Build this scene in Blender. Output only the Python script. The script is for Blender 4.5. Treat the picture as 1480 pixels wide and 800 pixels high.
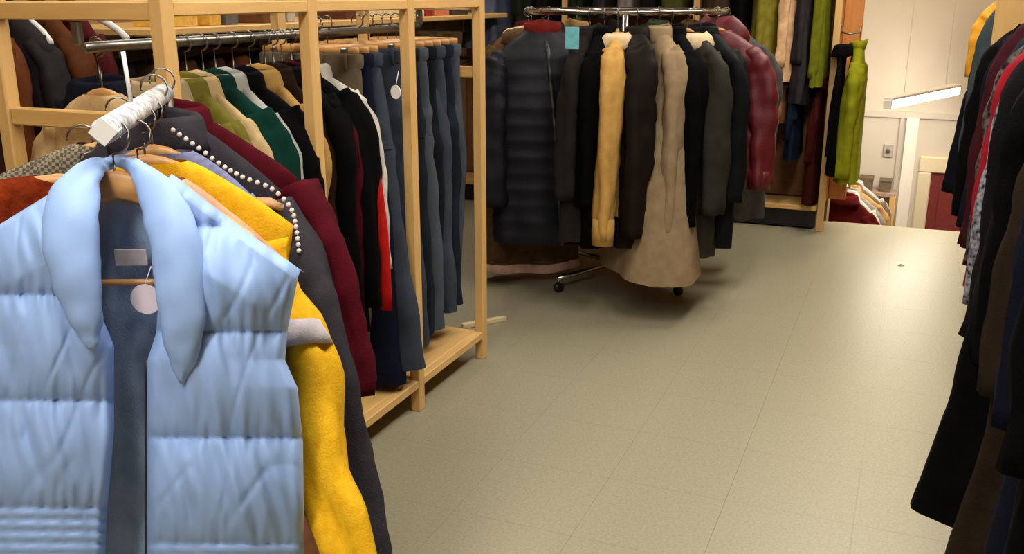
import bpy, math, random
from mathutils import Vector, Matrix, noise
random.seed(7)
for o in list(bpy.data.objects): bpy.data.objects.remove(o)
S = bpy.context.scene
COL = S.collection
PI = math.pi

# ------------------------------------------------------------------ camera
FPX, HCAM = 1400.0, 1.4
VPX, VPY = 1338.0, -8.0                       # vanishing point of the aisle in the 1480x800 photograph
pitch = math.atan((400 - VPY) / FPX)
yaw = math.atan((VPX - 740) * math.cos(pitch) / FPX)
ca, sa, cp, sp = math.cos(yaw), math.sin(yaw), math.cos(pitch), math.sin(pitch)
CF = Vector((-sa * cp, ca * cp, -sp)); CR = Vector((ca, sa, 0)); CU = Vector((-sa * sp, ca * sp, cp))
CAM = Vector((0, 0, HCAM))
cam_d = bpy.data.cameras.new('camera'); cam = bpy.data.objects.new('camera', cam_d); COL.objects.link(cam)
cam_d.sensor_fit = 'HORIZONTAL'; cam_d.sensor_width = 36; cam_d.lens = 36 * FPX / 1480
cam_d.clip_start = .05
cam.matrix_world = Matrix(((CR.x, CU.x, -CF.x, 0), (CR.y, CU.y, -CF.y, 0), (CR.z, CU.z, -CF.z, HCAM), (0, 0, 0, 1)))
S.camera = cam

# ------------------------------------------------------------------ world, exposure
w = bpy.data.worlds.new('world'); S.world = w; w.use_nodes = True
bg = w.node_tree.nodes['Background']; bg.inputs[0].default_value = (1, .93, .82, 1); bg.inputs[1].default_value = .25
S.view_settings.view_transform = 'Standard'; S.view_settings.look = 'None'
S.view_settings.exposure = 0.0; S.view_settings.gamma = 1; S.view_settings.use_curve_mapping = False

CEIL = 2.75
LAMPS = [  # x, y, length along y, power, colour
    (-.75, -.55, 1.5, 62, (1, .97, .92)), (-.6, 1.0, 1.2, 34, (1, .95, .87)), (-.2, 2.7, 1.5, 50, (1, .95, .87)), (-.1, 5.0, 1.5, 54, (1, .94, .85)),
    (-2.45, 2.2, 1.5, 18, (1, .94, .85)), (-2.3, 4.6, 1.5, 22, (1, .94, .85)), (.1, 7.3, 1.2, 24, (1, .76, .42))]
for i, (lx, ly, ln, pw, c) in enumerate(LAMPS):
    ld = bpy.data.lights.new('tube_light', 'AREA'); ld.shape = 'RECTANGLE'; ld.size = .3; ld.size_y = ln
    ld.energy = pw; ld.color = c
    lo = bpy.data.objects.new('tube_light', ld); COL.objects.link(lo); lo.location = (lx, ly, CEIL - .085)

def at(x, y, d=None, X=None, Y=None, Z=None):
    """photo pixel -> point at camera depth d, or on the plane X / Y / Z = const"""
    r = CF + CR * ((x - 740) / FPX) + CU * ((400 - y) / FPX)
    if d is not None: t = d
    elif X is not None: t = X / r.x
    elif Y is not None: t = Y / r.y
    else: t = (Z - HCAM) / r.z
    return CAM + r * t

# ------------------------------------------------------------------ materials
def lin(c): return tuple(((v / 255) / 12.92 if v <= 10 else ((v / 255 + .055) / 1.055) ** 2.4) for v in c)
MATS = {}
def mat(name, rgb, rough=.8, metal=0, rgb2=None, scale=40, mix=.5, bump=.0, bscale=200, kind='noise', sheen=0, emit=0, stretch=None, spec=.5, coat=0):
    if name in MATS: return MATS[name]
    m = bpy.data.materials.new(name); m.use_nodes = True; MATS[name] = m
    nt = m.node_tree; b = nt.nodes['Principled BSDF']
    c = lin(rgb) + (1,)
    b.inputs['Base Color'].default_value = c; b.inputs['Roughness'].default_value = rough; b.inputs['Metallic'].default_value = metal
    b.inputs['Specular IOR Level'].default_value = spec
    if sheen: b.inputs['Sheen Weight'].default_value = sheen
    if coat: b.inputs['Coat Weight'].default_value = coat; b.inputs['Coat Roughness'].default_value = .2
    if emit: b.inputs['Emission Color'].default_value = c; b.inputs['Emission Strength'].default_value = emit
    tc = nt.nodes.new('ShaderNodeTexCoord'); mp = nt.nodes.new('ShaderNodeMapping')
    nt.links.new(tc.outputs['Object'], mp.inputs['Vector'])
    if stretch: mp.inputs['Scale'].default_value = stretch
    if rgb2 is None: rgb2 = tuple(max(0, v * .82) for v in rgb); mix = min(mix, .5)
    if kind == 'noise':
        t = nt.nodes.new('ShaderNodeTexNoise'); t.inputs['Scale'].default_value = scale; t.inputs['Detail'].default_value = 4; fac = t.outputs['Fac']
    elif kind == 'checker':
        t = nt.nodes.new('ShaderNodeTexChecker'); t.inputs['Scale'].default_value = scale; fac = t.outputs['Fac']
    elif kind == 'voronoi':
        t = nt.nodes.new('ShaderNodeTexVoronoi'); t.inputs['Scale'].default_value = scale; fac = t.outputs['Distance']
    elif kind == 'wave':
        t = nt.nodes.new('ShaderNodeTexWave'); t.inputs['Scale'].default_value = scale; t.inputs['Distortion'].default_value = 2.5; t.inputs['Detail'].default_value = 2; fac = t.outputs['Fac']
    nt.links.new(mp.outputs[0], t.inputs['Vector'])
    r = nt.nodes.new('ShaderNodeValToRGB'); nt.links.new(fac, r.inputs[0])
    r.color_ramp.elements[0].position = .5 - mix * .5 + .001; r.color_ramp.elements[1].position = .5 + mix * .5
    r.color_ramp.elements[0].color = lin(rgb2) + (1,); r.color_ramp.elements[1].color = c
    nt.links.new(r.outputs[0], b.inputs['Base Color'])
    if bump:
        n = nt.nodes.new('ShaderNodeTexNoise'); n.inputs['Scale'].default_value = bscale; n.inputs['Detail'].default_value = 3
        nt.links.new(mp.outputs[0], n.inputs['Vector'])
        bp = nt.nodes.new('ShaderNodeBump'); bp.inputs['Strength'].default_value = bump; bp.inputs['Distance'].default_value = .004
        nt.links.new(n.outputs['Fac'], bp.inputs['Height']); nt.links.new(bp.outputs[0], b.inputs['Normal'])
    return m
def cloth(name, rgb, **k):
    k.setdefault('rough', .85); k.setdefault('bump', .35); k.setdefault('bscale', 260); k.setdefault('scale', 25); k.setdefault('spec', .06)
    return mat(name, rgb, **k)

WOOD = mat('pine_wood', (222, 180, 114), .5, rgb2=(200, 156, 92), scale=6, mix=.8, stretch=(9, 9, 1), bump=.1, bscale=60)
WOODH = mat('pine_wood_along', (226, 184, 116), .5, rgb2=(202, 158, 94), scale=6, mix=.8, stretch=(9, 1, 9), bump=.1, bscale=60)
WOODX = mat('pine_wood_across', (222, 180, 110), .5, rgb2=(198, 150, 82), scale=6, mix=.8, stretch=(1, 9, 9), bump=.1, bscale=60)
ORANGEWOOD = mat('orange_wood', (206, 138, 66), .5, rgb2=(176, 108, 48), scale=6, mix=.8, stretch=(9, 9, 1))
BROWNWOOD = mat('brown_board', (128, 84, 38), .6, rgb2=(104, 64, 26), scale=5, mix=.8, stretch=(1, 9, 9))
HANGWOOD = mat('hanger_wood', (208, 156, 92), .4, rgb2=(180, 126, 68), scale=10, stretch=(1, 8, 8))
DARKHANG = mat('dark_hanger_wood', (112, 66, 34), .4, rgb2=(84, 46, 22), scale=10, stretch=(1, 8, 8))
WHITEPL = mat('white_plastic', (232, 228, 220), .4, rgb2=(226, 222, 214))
BLACKPL = mat('black_plastic', (22, 20, 22), .45)
CHROME = mat('chrome', (200, 198, 192), .22, 1.0)
STEEL = mat('steel', (150, 146, 138), .35, 1.0)
TAGW = mat('tag_card', (238, 226, 224), .7)
CYAN = mat('cyan_card', (120, 206, 216), .6)

# ------------------------------------------------------------------ mesh helpers
class MB:
    def __init__(s): s.v = []; s.f = []
    def grid(s, rings, closed=True, cap0=False, cap1=False):
        b = len(s.v); n = len(rings[0])
        for r in rings: s.v += [tuple(p) for p in r]
        for i in range(len(rings) - 1):
            for j in range(n if closed else n - 1):
                k = (j + 1) % n
                s.f.append((b + i * n + j, b + i * n + k, b + (i + 1) * n + k, b + (i + 1) * n + j))
        if cap0: s.f.append(tuple(range(b + n - 1, b - 1, -1)))
        if cap1: e = b + (len(rings) - 1) * n; s.f.append(tuple(range(e, e + n)))
        return s
    def box(s, a, c, ch=0):
        x0, y0, z0 = (min(a[i], c[i]) for i in range(3)); x1, y1, z1 = (max(a[i], c[i]) for i in range(3))
        if ch:
            rings = []
            for z, i in ((z0, ch), (z0 + ch, 0), (z1 - ch, 0), (z1, ch)):
                rings.append([(x0 + i + ch, y0 + i, z), (x1 - i - ch, y0 + i, z), (x1 - i, y0 + i + ch, z), (x1 - i, y1 - i - ch, z),
                              (x1 - i - ch, y1 - i, z), (x0 + i + ch, y1 - i, z), (x0 + i, y1 - i - ch, z), (x0 + i, y0 + i + ch, z)])
            return s.grid(rings, True, True, True)
        b = len(s.v)
        s.v += [(x0, y0, z0), (x1, y0, z0), (x1, y1, z0), (x0, y1, z0), (x0, y0, z1), (x1, y0, z1), (x1, y1, z1), (x0, y1, z1)]
        s.f += [tuple(b + i for i in q) for q in ((3, 2, 1, 0), (4, 5, 6, 7), (0, 1, 5, 4), (1, 2, 6, 5), (2, 3, 7, 6), (3, 0, 4, 7))]
        return s
    def tube(s, pts, r, n=10, cap=True, flat=1.0, up=(0, 0, 1), disp=None):
        pts = [Vector(p) for p in pts]
        if not hasattr(r, '__len__'): r = [r] * len(pts)
        rings = []; ref = Vector(up)
        for i, p in enumerate(pts):
            t = (pts[min(i + 1, len(pts) - 1)] - pts[max(i - 1, 0)]).normalized()
            a = ref.cross(t)
            if a.length < 1e-4: a = Vector((1, 0, 0)).cross(t)
            a.normalize(); bb = t.cross(a); 
            rr = r[i]
            ra, rb = (rr if hasattr(rr, '__len__') else (rr, rr * flat))
            ring = []
            for j in range(n):
                th = 2 * PI * j / n
                k = disp(i / (len(pts) - 1), th) if disp else 0
                ring.append(p + a * (ra + k) * math.cos(th) + bb * (rb + k) * math.sin(th))
            rings.append(ring)
        return s.grid(rings, True, cap, cap)
    def disc(s, c, ax, r, t, n=14):
        ax = Vector(ax).normalized(); c = Vector(c)
        return s.tube([c - ax * t / 2, c + ax * t / 2], r, n)
    def build(s, name, m, parent=None, smooth=True):
        me = bpy.data.meshes.new(name); me.from_pydata(s.v, [], s.f); me.materials.append(m)
        if smooth: me.polygons.foreach_set('use_smooth', [True] * len(me.polygons))
        o = bpy.data.objects.new(name, me); COL.objects.link(o)
        if parent: o.parent = parent
        return o
def smoothpath(pts, n=16):
    """Catmull-Rom through points (any length tuples)"""
    P = [tuple(p) for p in pts]; P = [tuple(2 * a - b for a, b in zip(P[0], P[1]))] + P + [tuple(2 * a - b for a, b in zip(P[-1], P[-2]))]
    out = []; segs = len(P) - 3
    for i in range(n + 1):
        u = i / n * segs; k = min(int(u), segs - 1); t = u - k
        p0, p1, p2, p3 = P[k:k + 4]
        out.append(tuple(.5 * (2 * b + (c - a) * t + (2 * a - 5 * b + 4 * c - d) * t * t + (3 * b - a - 3 * c + d) * t ** 3) for a, b, c, d in zip(p0, p1, p2, p3)))
    return out
def tag(o, label, cat, group=None, kind=None):
    if label: o['label'] = label
    if cat: o['category'] = cat
    if group: o['group'] = group
    if kind: o['kind'] = kind
    return o
def empty(name, loc, rz=0, ry=0):
    o = bpy.data.objects.new(name, None); COL.objects.link(o); o.location = loc; o.rotation_euler = (0, ry, rz); o.empty_display_size = .1
    return o
def struct(o): o['kind'] = 'structure'; return o
def nz(x, y, z): return noise.noise(Vector((x, y, z)))

# ------------------------------------------------------------------ setting
LOW = -1.8
WALLM = mat('plaster_wall', (206, 197, 184), .9, rgb2=(196, 186, 172), scale=3, bump=.05, bscale=30)
DIMWALL = mat('store_wall', (150, 122, 88), .9, rgb2=(138, 110, 78), scale=3)
CEILM = mat('ceiling_paint', (214, 206, 190), .95)
TRIMM = mat('white_trim', (236, 230, 222), .55, rgb2=(230, 224, 215))
FLOORM = mat('speckled_vinyl', (163, 156, 129), .42, rgb2=(130, 124, 100), scale=120, mix=.7, bump=.03, bscale=90, spec=.75)
def box_struct(name, a, c, m): return struct(MB().box(a, c).build(name, m, smooth=False))
floor = box_struct('floor', (-3.2, -1.6, -.14), (1.6, 6.4, -.0025), mat('floor_screed', (146, 142, 116), .7))
T = .35
k = 0
tile_me = None
for ix in range(-9, 5):
    for iy in range(0, 18):
        x0 = -.03 + T * ix; y0 = .1 + T * iy
        if x0 + T > 1.6: continue
        if tile_me is None:
            o = MB().box((.00028, .00028, -.002), (T - .00028, T - .00028, 0)).build('floor_tile', FLOORM, floor, smooth=False); tile_me = o.data
        else:
            o = bpy.data.objects.new('floor_tile', tile_me); COL.objects.link(o); o.parent = floor
        o.location = (x0, y0, 0)
box_struct('trim_1', (-.4, 6.4, -.14), (1.6, 6.425, -.003), mat('step_nosing', (176, 160, 128), .6))
box_struct('wall_left', (-3.3, -1.6, -.1), (-3.2, 6.5, CEIL), DIMWALL)
box_struct('wall_right', (1.6, -1.6, LOW), (1.7, 8, CEIL), DIMWALL)
box_struct('wall_front', (-3.3, -1.7, -.1), (1.7, -1.6, CEIL), DIMWALL)
box_struct('wall_back', (-3.3, 6.4, LOW), (-.44, 6.6, CEIL), DIMWALL)
box_struct('wall_stair_left', (-1.3, 6.6, LOW), (-1.2, 8, CEIL), WALLM)
box_struct('wall_stair_end', (-1.3, 8, LOW), (1.7, 8.1, CEIL), WALLM)
box_struct('wall_stair_riser', (-1.2, 6.38, LOW), (1.6, 6.4, -.14), WALLM)
box_struct('floor_lower', (-1.3, 6.4, LOW - .1), (1.7, 8.1, LOW), FLOORM)
box_struct('ceiling', (-3.3, -1.7, CEIL), (1.7, 8.1, CEIL + .08), CEILM)
# dado rail, pilaster and door on the end wall of the stairwell
box_struct('trim_2', (-1.2, 7.975, .50), (1.6, 8, .545), mat('dado_paint', (198, 190, 180), .7, rgb2=(193, 185, 175)))
box_struct('trim_3', (-.03, 7.95, LOW), (.055, 8, .5), TRIMM)
box_struct('trim_4', (-.075, 7.97, LOW), (-.05, 8, .5), mat('pipe_paint', (186, 178, 168), .6, rgb2=(180, 172, 162)))
dr = struct(empty('door_1', (.45, 8, LOW)))
for a, c in (((-.36, -.05, 0), (-.265, 0, 1.9)), ((.265, -.05, 0), (.36, 0, 1.9)), ((-.36, -.05, 1.9), (.36, 0, 2.02))):
    MB().box(a, c, .008).build('door_frame', mat('cream_frame', (222, 208, 178), .6, rgb2=(216, 202, 172)), dr, False)
RED = mat('maroon_door', (122, 36, 34), .6)
MB().box((-.265, -.02, 0), (.265, 0, 1.9)).build('door_leaf', RED, dr, False)
for z0, z1 in ((.15, .85), (1.0, 1.8)):
    MB().box((-.2, -.03, z0), (.2, -.02, z1), .006).build('door_panel', RED, dr, False)
MB().tube([(-.22, -.02, .95), (-.22, -.06, .95), (-.14, -.06, .95)], .009).build('door_handle', STEEL, dr)

# ceiling lamp housings
for (lx, ly, ln, pw, c), over in zip(LAMPS, ('the shop floor before the vest', 'the pale blue vest', 'the middle of the aisle', 'the round coat rail', 'the timber rack and wall shelf', 'the corner by the slate blue jackets', 'the stairwell')):
    e = empty('ceiling_lamp', (lx, ly, CEIL))
    tag(e, 'white twin tube ceiling lamp above ' + over, 'lamp', 'ceiling lamps')
    MB().box((-.17, -ln / 2 - .03, -.08), (.17, ln / 2 + .03, 0), .012).build('housing', TRIMM, e, False)
    for sx in (-.07, .07): MB().tube([(sx, -ln / 2, -.075), (sx, ln / 2, -.075)], .012).build('tube', mat('lamp_tube', (255, 246, 226), .4, emit=1.2), e)

# hanging fluorescent batten in the stairwell
pa, pb = at(1283, 152, Z=.75), at(1383, 131.5, Z=.75)
mid = (pa + pb) / 2; ang = math.atan2(pb.y - pa.y, pb.x - pa.x); ln = (pb - pa).length
e = empty('pendant_tube_lamp', mid, ang); tag(e, 'glowing white fluorescent tube lamp hung in the stairwell before the pale wall', 'lamp')
MB().box((-ln / 2, -.03, .026), (ln / 2, .03, .05), .006).build('housing', TRIMM, e, False)
MB().tube([(-ln / 2 + .02, 0, 0), (ln / 2 - .02, 0, 0)], .027, 12).build('tube', mat('tube_glow', (255, 247, 226), .4, emit=75), e)
for sx in (-1, 1):
    MB().box((sx * ln / 2 - .012, -.025, -.024), (sx * ln / 2 + .012, .025, .03), .004).build('end_cap', WHITEPL, e, False)
    MB().tube([(sx * ln * .3, 0, .055), (sx * ln * .3, 0, CEIL - .75)], .0015, 6).build('cord', WHITEPL, e)

# ------------------------------------------------------------------ hangers
HOOKH = .075
def hlab(a, l): return ' '.join((a + l).split()[:16])
def hanger(pos, rz, label, m=None, half=.2, drop=.075, bar=False, clips=False, ry=0, hookm=None, reach=0, hr=.021, thick=.013, barz=-.115):
    m = m or HANGWOOD
    e = empty('clothes_hanger', pos, rz, ry); tag(e, label, 'hanger', 'hangers on the rails')
    pts = [(-half, .0, -drop), (-half * .75, .004, -drop * .62), (-half * .35, .0, -drop * .2), (0, 0, .002), (half * .35, 0, -drop * .2), (half * .75, .004, -drop * .62), (half, 0, -drop)]
    pp = smoothpath(pts, 14)
    if clips: pp = [(-half, 0, -.005), (-half * .3, 0, -.002), (half * .3, 0, -.002), (half, 0, -.005)]
    MB().tube(pp, [(thick, .008)] * len(pp), 8, up=(0, 1, 0)).build('arms', m, e)
    hk = [(0, 0, 0), (0, 0, (HOOKH + reach - hr) * .6)]
    for k in range(14):
        t = -PI / 2 + k / 13 * math.radians(285)
        hk.append((hr * math.cos(t), 0, HOOKH + reach + hr * math.sin(t)))
    MB().tube(hk, .0022, 6).build('hook', hookm or STEEL, e)
    if bar:
        MB().tube([(-half * .92, 0, barz), (half * .92, 0, barz)], .0055, 8).build('bar', m, e)
        for s in (-1, 1): MB().tube([(s * half * .9, 0, -drop * .85), (s * half * .9, 0, barz)], .005, 6).build('strut', m, e)
    if clips:
        for s in (-1, 1): MB().box((s * half * .75 - .012, -.014, -.05), (s * half * .75 + .012, .014, .004), .003).build('clip', STEEL, e, False)
    return e

# ------------------------------------------------------------------ garments
def body_ring(z, w, d, n=44, ex=2.4):
    r = []
    for j in range(n):
        t = 2 * PI * j / n; c, s_ = math.cos(t), math.sin(t)
        r.append(Vector((w * math.copysign(abs(c) ** (2 / ex), c), d * math.copysign(abs(s_) ** (2 / ex), s_), z)))
    return r
def garment(name, label, cat, group, pos, rz, m, L=.7, sw=.2, hw=.23, dep=.075, hdep=None, sd=.11, nw=.07, slen=.55, sr=.055, spread=(.05, .05), sfwd=0,
            collar='fold', cm=None, puff=0, q=.1, fold=.012, ry=0, zipper=None, cuff=None, hembandm=None, sleeves=(None, None), hm=None, hang=True,
            hlabel=None, seed=None, bar=False, lining=None, skew=0, buttons=None, pockets=False, reach=0, hr=.021, sband=None):
    seed = seed if seed is not None else random.random() * 100
    e = empty(name, pos, rz, ry); tag(e, label, cat, group)
    hdep = hdep or dep * 1.15
    cm = cm or m
    def prof(z):
        u = -z
        if u <= sd:
            t = (u / sd); wv = nw + (sw - nw) * t ** .85; dv = .03 + (dep * .75 - .03) * t ** .7
        else:
            t = (u - sd) / (L - sd); a = min(1, t * 4)
            wv = sw + (hw - sw) * t - .012 * math.sin(min(1, t * 3) * PI); dv = dep * (.75 + .25 * a) + (hdep - dep) * t
        return wv, dv
    nv = 34 if puff else 26
    zs = [-sd * (i / 7) ** 1.2 for i in range(8)] + [-sd - (L - sd) * (i / nv) for i in range(1, nv + 1)]
    rings = []
    for z in zs:
        wv, dv = prof(z); t = -z / L; ring = body_ring(z, wv, dv)
        for j, p in enumerate(ring):
            th = 2 * PI * j / len(ring)
            nrm = Vector((math.cos(th) * dv, math.sin(th) * wv, 0)).normalized()
            f = fold * t * math.sin(6 * th + seed + 1.5 * nz(seed, z * 3, 0)) + fold * .9 * nz(p.x * 9 + seed, p.y * 9, p.z * 4) + fold * .5 * nz(p.x * 22, p.y * 22 + seed, p.z * 12)
            if puff and t > .03: f += puff * (abs(math.sin(PI * z / q)) ** .55 - .5) + puff * .35 * nz(p.x * 30 + seed, p.y * 30, p.z * 14)
            ring[j] = p + nrm * f + Vector((skew * t, 0, 0))
            if -z > L - .001: ring[j].z += .012 * nz(th * 2, seed, 0)
        rings.append(ring)
    body = MB().grid(rings).build('body', m, e)
    if lining:      # inner shell seen through neck and hem
        MB().grid([[Vector((p.x * .93, p.y * .88, p.z)) for p in r] for r in rings[2:]]).build('lining', lining, e)
    # sleeves
    for si, s in enumerate((-1, 1)):
        spec = sleeves[si]
        if spec is None and slen <= 0: continue
        if spec:
            mw = Matrix.Translation(Vector(pos)) @ Matrix.Rotation(rz, 4, 'Z') @ Matrix.Rotation(ry, 4, 'Y'); inv = mw.inverted()
            pts = []
            for (px, py, d, rp) in spec:
                l = inv @ at(px, py, d=d); pts.append((l.x, l.y, l.z, rp / FPX * d))
            pp = smoothpath(pts, 26)
        else:
            sx = sw - sr * .55; spr = spread[si]
            pts = [(s * (sx - .03), 0, -sd * .82, sr * .75), (s * (sx + .012 + spr * .3), -sfwd * .2, -sd - .09, sr * 1.05), (s * (sx + .015 + spr * .7), -sfwd * .6 - .01, -sd - slen * .5, sr * .95), (s * (sx + .01 + spr), -sfwd - .02, -sd - slen, sr * .82)]
            pp = smoothpath(pts, 26)
        rr = []
        def dsp(t, th, s=s):
            a = .16 * sr * math.sin(th * 3 + seed + t * 5) + sr * .22 * nz(math.cos(th) * 1.4 + seed, math.sin(th) * 1.4, t * 9 + s * 7)
            if puff: a += puff * .9 * (abs(math.sin(PI * t * slen / q)) ** .6 - .5)
            return a
        MB().tube([p[:3] for p in pp], [(p[3], p[3] * .85) for p in pp], 18, disp=dsp, up=(0, 1, 0)).build('sleeve', m, e); slv = COL.objects[-1]
        if sband and s > 0:
            sg = pp[sband[0]:sband[1] + 1]
            bnd = MB().tube([p[:3] for p in sg], [(p[3] * 1.16 + .003, p[3] * 1.12 + .003) for p in sg], 18, up=(0, 1, 0))
            cx = sum(p[0] for p in sg) / len(sg)
            bnd.v = [(v[0], v[1], v[2] - .35 * (v[0] - cx)) for v in bnd.v]; bnd.build('sleeve_band', sband[2], slv)
        if cuff:
            c0, c1 = pp[-3], pp[-1]
            MB().tube([c0[:3], tuple((a + b) / 2 for a, b in zip(c0, c1))[:3], tuple(b + (b - a) * .25 for a, b in zip(c0, c1))[:3]], [pp[-1][3] * 1.0, pp[-1][3] * 1.06, pp[-1][3] * .98], 18, up=(0, 1, 0)).build('cuff', cuff, slv)
    # collar
    if collar in ('stand', 'fold', 'fur', 'hood'):
        h = {'stand': .055, 'fold': .045, 'fur': .05, 'hood': .03}[collar]
        rg = []
        prfl = {'stand': [(0, .004), (.5, .008), (1, .010), (1.05, .004), (.6, -.001)],
                'fold': [(.1, 0), (.9, .0), (1.1, .006), (.9, .016), (.2, .024), (-.3, .03), (-.35, .026)],
                'fur': [(0, .0), (.5, .03), (.2, .055), (-.5, .065), (-1.0, .05), (-.8, .02)],
                'hood': [(0, .0), (.6, .004), (.9, .01), (.4, .018), (-.2, .016)]}[collar]
        for hh, o in prfl:
            ring = []
            for p in body_ring(0, nw + o, .034 + o, 28):
                fr = (p.y < 0)
                k = nz(p.x * 20 + seed, p.y * 20, hh * 3) * (.01 if collar == 'fur' else .004)
                ring.append((p.x + k, p.y + k, -.012 + hh * h - (abs(p.x) / nw) * .012 - (.018 if fr else 0) * (1 - abs(p.x) / (nw + o))))
            rg.append(ring)
        MB().grid(rg).build('collar', cm, e); clr = COL.objects[-1]
        if collar == 'hood':
            rg = []
            for i in range(9):
                t = i / 8; ring = []
                rad = .105 * math.sin(PI * (.12 + .8 * t)) + .02
                for j in range(20):
                    th = 2 * PI * j / 20
                    ring.append((rad * 1.15 * math.cos(th), .035 + .05 * t + rad * .5 * math.sin(th) + .012 * nz(th, t * 4, seed), .045 - .2 * t + .02 * math.cos(th * 2)))
                rg.append(ring)
            MB().grid(rg, True, True, True).build('hood', cm, clr)
    fi = [min(range(len(r)), key=lambda j: abs(r[j].x - skew * (-r[j].z / L)) + (10 if r[j].y > 0 else 0)) for r in rings]
    if zipper:
        a = []
        for r, j in list(zip(rings, fi))[3:]:
            p = r[j]; a.append([(p.x - .011, p.y - .003, p.z), (p.x - .009, p.y - .008, p.z), (p.x + .009, p.y - .008, p.z), (p.x + .011, p.y - .003, p.z)])
        zo = MB().grid(a, False).build('zipper', zipper, e); q_ = a[1][1]
        MB().box((q_[0] + .005, q_[1] - .006, q_[2] - .035), (q_[0] + .013, q_[1], q_[2]), .002).build('zipper_pull', STEEL, zo, False)
    if buttons:
        for i in range(6, len(rings) - 3, 5):
            p = rings[i][fi[i]]; MB().disc((p.x, p.y - .008, p.z), (0, 1, 0), .011, .006).build('button', buttons, e, False)
    if hembandm:
        rg = []
        for dz, o in ((-.002, .003), (-.02, .009), (-.04, .007), (-.048, -.002)):
            rg.append([(p.x + (p.x - skew) / hw * o, p.y + math.copysign(o, p.y), p.z + dz + .03) for p in rings[-1]])
        MB().grid(rg).build('hem_band', hembandm, e)
    if pockets:
        for s in (-1, 1):
            for r in (rings[int(len(rings) * .62)],):
                j = min(range(len(r)), key=lambda j: abs(r[j].x - s * hw * .5) + (10 if r[j].y > 0 else 0)); p = r[j]
                MB().box((p.x - .055, p.y - .008, p.z - .02), (p.x + .055, p.y + .006, p.z + .02), .004).build('pocket_flap', m, e)
    if hang:
        hanger(pos, rz, hlabel or hlab('hanger inside the ', label), hm, half=min(sw * .8, .21), drop=sd * .9, bar=bar, ry=ry, reach=reach, hr=hr)
    return e

def trousers(name, label, cat, group, pos, rz, m, L=1.05, half=.19, lean=.0, wm=None, flare=.0, hem=None, hlabel=None, seed=None, d=.035, hm=None):
    """hung by the waistband, leg profile towards local +x leaning out by `lean`"""
    seed = seed if seed is not None else random.random() * 100
    e = empty(name, pos, rz); tag(e, label, cat, group)
    rings = []
    for i in range(9):
        t = i / 8; z = -.05 - .26 * t; wv = half * (1 + .04 * t); dv = d * (.6 + .45 * t)
        ring = body_ring(z, wv, dv, 32)
        rings.append([Vector((p.x + lean * t * .2 + .006 * nz(p.x * 12, z * 10, seed), p.y + .008 * nz(p.x * 12 + seed, z * 8, 1), p.z)) for p in ring])
    MB().grid(rings, True, False, False).build('seat', m, e)
    wb = [[Vector((p.x * k, p.y * k + 0, z)) for p in body_ring(0, half, d * .6, 32)] for z, k in ((-.055, 1.03), (-.045, 1.05), (-.018, 1.05), (-.012, 1.0), (-.03, .96))]
    MB().grid(wb).build('waistband', wm or m, e); wbo = COL.objects[-1]
    for x in (-.75, -.3, .3, .75):
        MB().box((x * half - .006, -d * .6 * (1 - abs(x) ** 3) - .012, -.06), (x * half + .006, -d * .5 * (1 - abs(x) ** 3), -.01), .002).build('belt_loop', m, wbo)
    for s in (-1, 1):
        pts = [(s * half * .5, 0, -.16, half * .46, d * .72), (s * half * .53 + lean * .1, 0, -.29, half * .54, d * 1.15), (s * half * .53 + lean * .3, s * .008, -.45, half * .52, d * 1.2), (s * half * .53 + lean * .65, s * .012, -L * .72, half * .46 + flare * .4, d * 1.2), (s * half * .5 + lean, s * .014, -L, half * .44 + flare, d * 1.3)]
        pp = smoothpath(pts, 26)
        def dsp(t, th, s=s): return .006 * math.sin(th * 2 + t * 9 + seed) + .011 * nz(math.cos(th) + seed, t * 9, s * 3 + math.sin(th))
        MB().tube([p[:3] for p in pp], [(p[3], p[4]) for p in pp], 18, up=(0, 1, 0), cap=False, disp=dsp).build('leg', m, e); lgo = COL.objects[-1]
        if hem:
            c = pp[-1]; MB().tube([(c[0], c[1], c[2] + .035), (c[0], c[1], c[2] - .002)], [(c[3] * 1.06, c[4] * 1.12)] * 2, 18, up=(0, 1, 0), cap=False).build('hem', hem, lgo)
    hanger(pos, rz, hlabel or hlab('clip hanger holding the ', label), hm or HANGWOOD, half=half * .95, clips=True)
    return e
# ------------------------------------------------------------------ timber rack by the aisle
BX0, BX1, BY0, BY1 = -2.0, -1.48, 1.69, 3.33
RAILZ = 1.285
rb = empty('timber_clothes_rack', (-1.74, 2.5, 0)); tag(rb, 'pine timber clothes rack with low shelf holding shirts, coats and jeans', 'clothes rack')
inv = Vector((1.74, -2.5, 0))
def rp(a, c, name, m, ch=.003): return MB().box(Vector(a) + inv, Vector(c) + inv, ch).build(name, m, rb, False)
for i in range(4):
    y = BY0 + (BY1 - BY0) * i / 3
    rp((BX1 - .036, y - .02, 0), (BX1, y + .02, 1.42), 'post', WOOD)
    rp((BX0, y - .02, 0), (BX0 + .036, y + .02, 1.42), 'post', WOOD)
rp((BX1 - .03, BY0 + .021, 1.355), (BX1 - .004, BY1 - .021, 1.385), 'top_rail', WOODH)
rp((BX0 + .004, BY0 + .021, 1.355), (BX0 + .03, BY1 - .021, 1.385), 'top_rail', WOODH)
for y in (BY0, BY1):
    rp((BX0 + .037, y - .014, 1.345), (BX1 - .037, y + .014, 1.385), 'end_rail', WOODX)
    rp((BX0 + .037, y - .014, 1.105), (BX1 - .037, y + .014, 1.145), 'end_rail', WOODX)
for i in range(3):
    y = BY0 + (BY1 - BY0) * i / 3; y2 = BY0 + (BY1 - BY0) * (i + 1) / 3
    rp((BX1 - .034, y + .021, .088), (BX1 - .002, y2 - .021, .118), 'shelf_edge', WOODH)
    rp((BX0 + .04, y + .006, .096), (BX1 - .037, y2 - .006, .116), 'shelf_board', WOODH)
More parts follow.
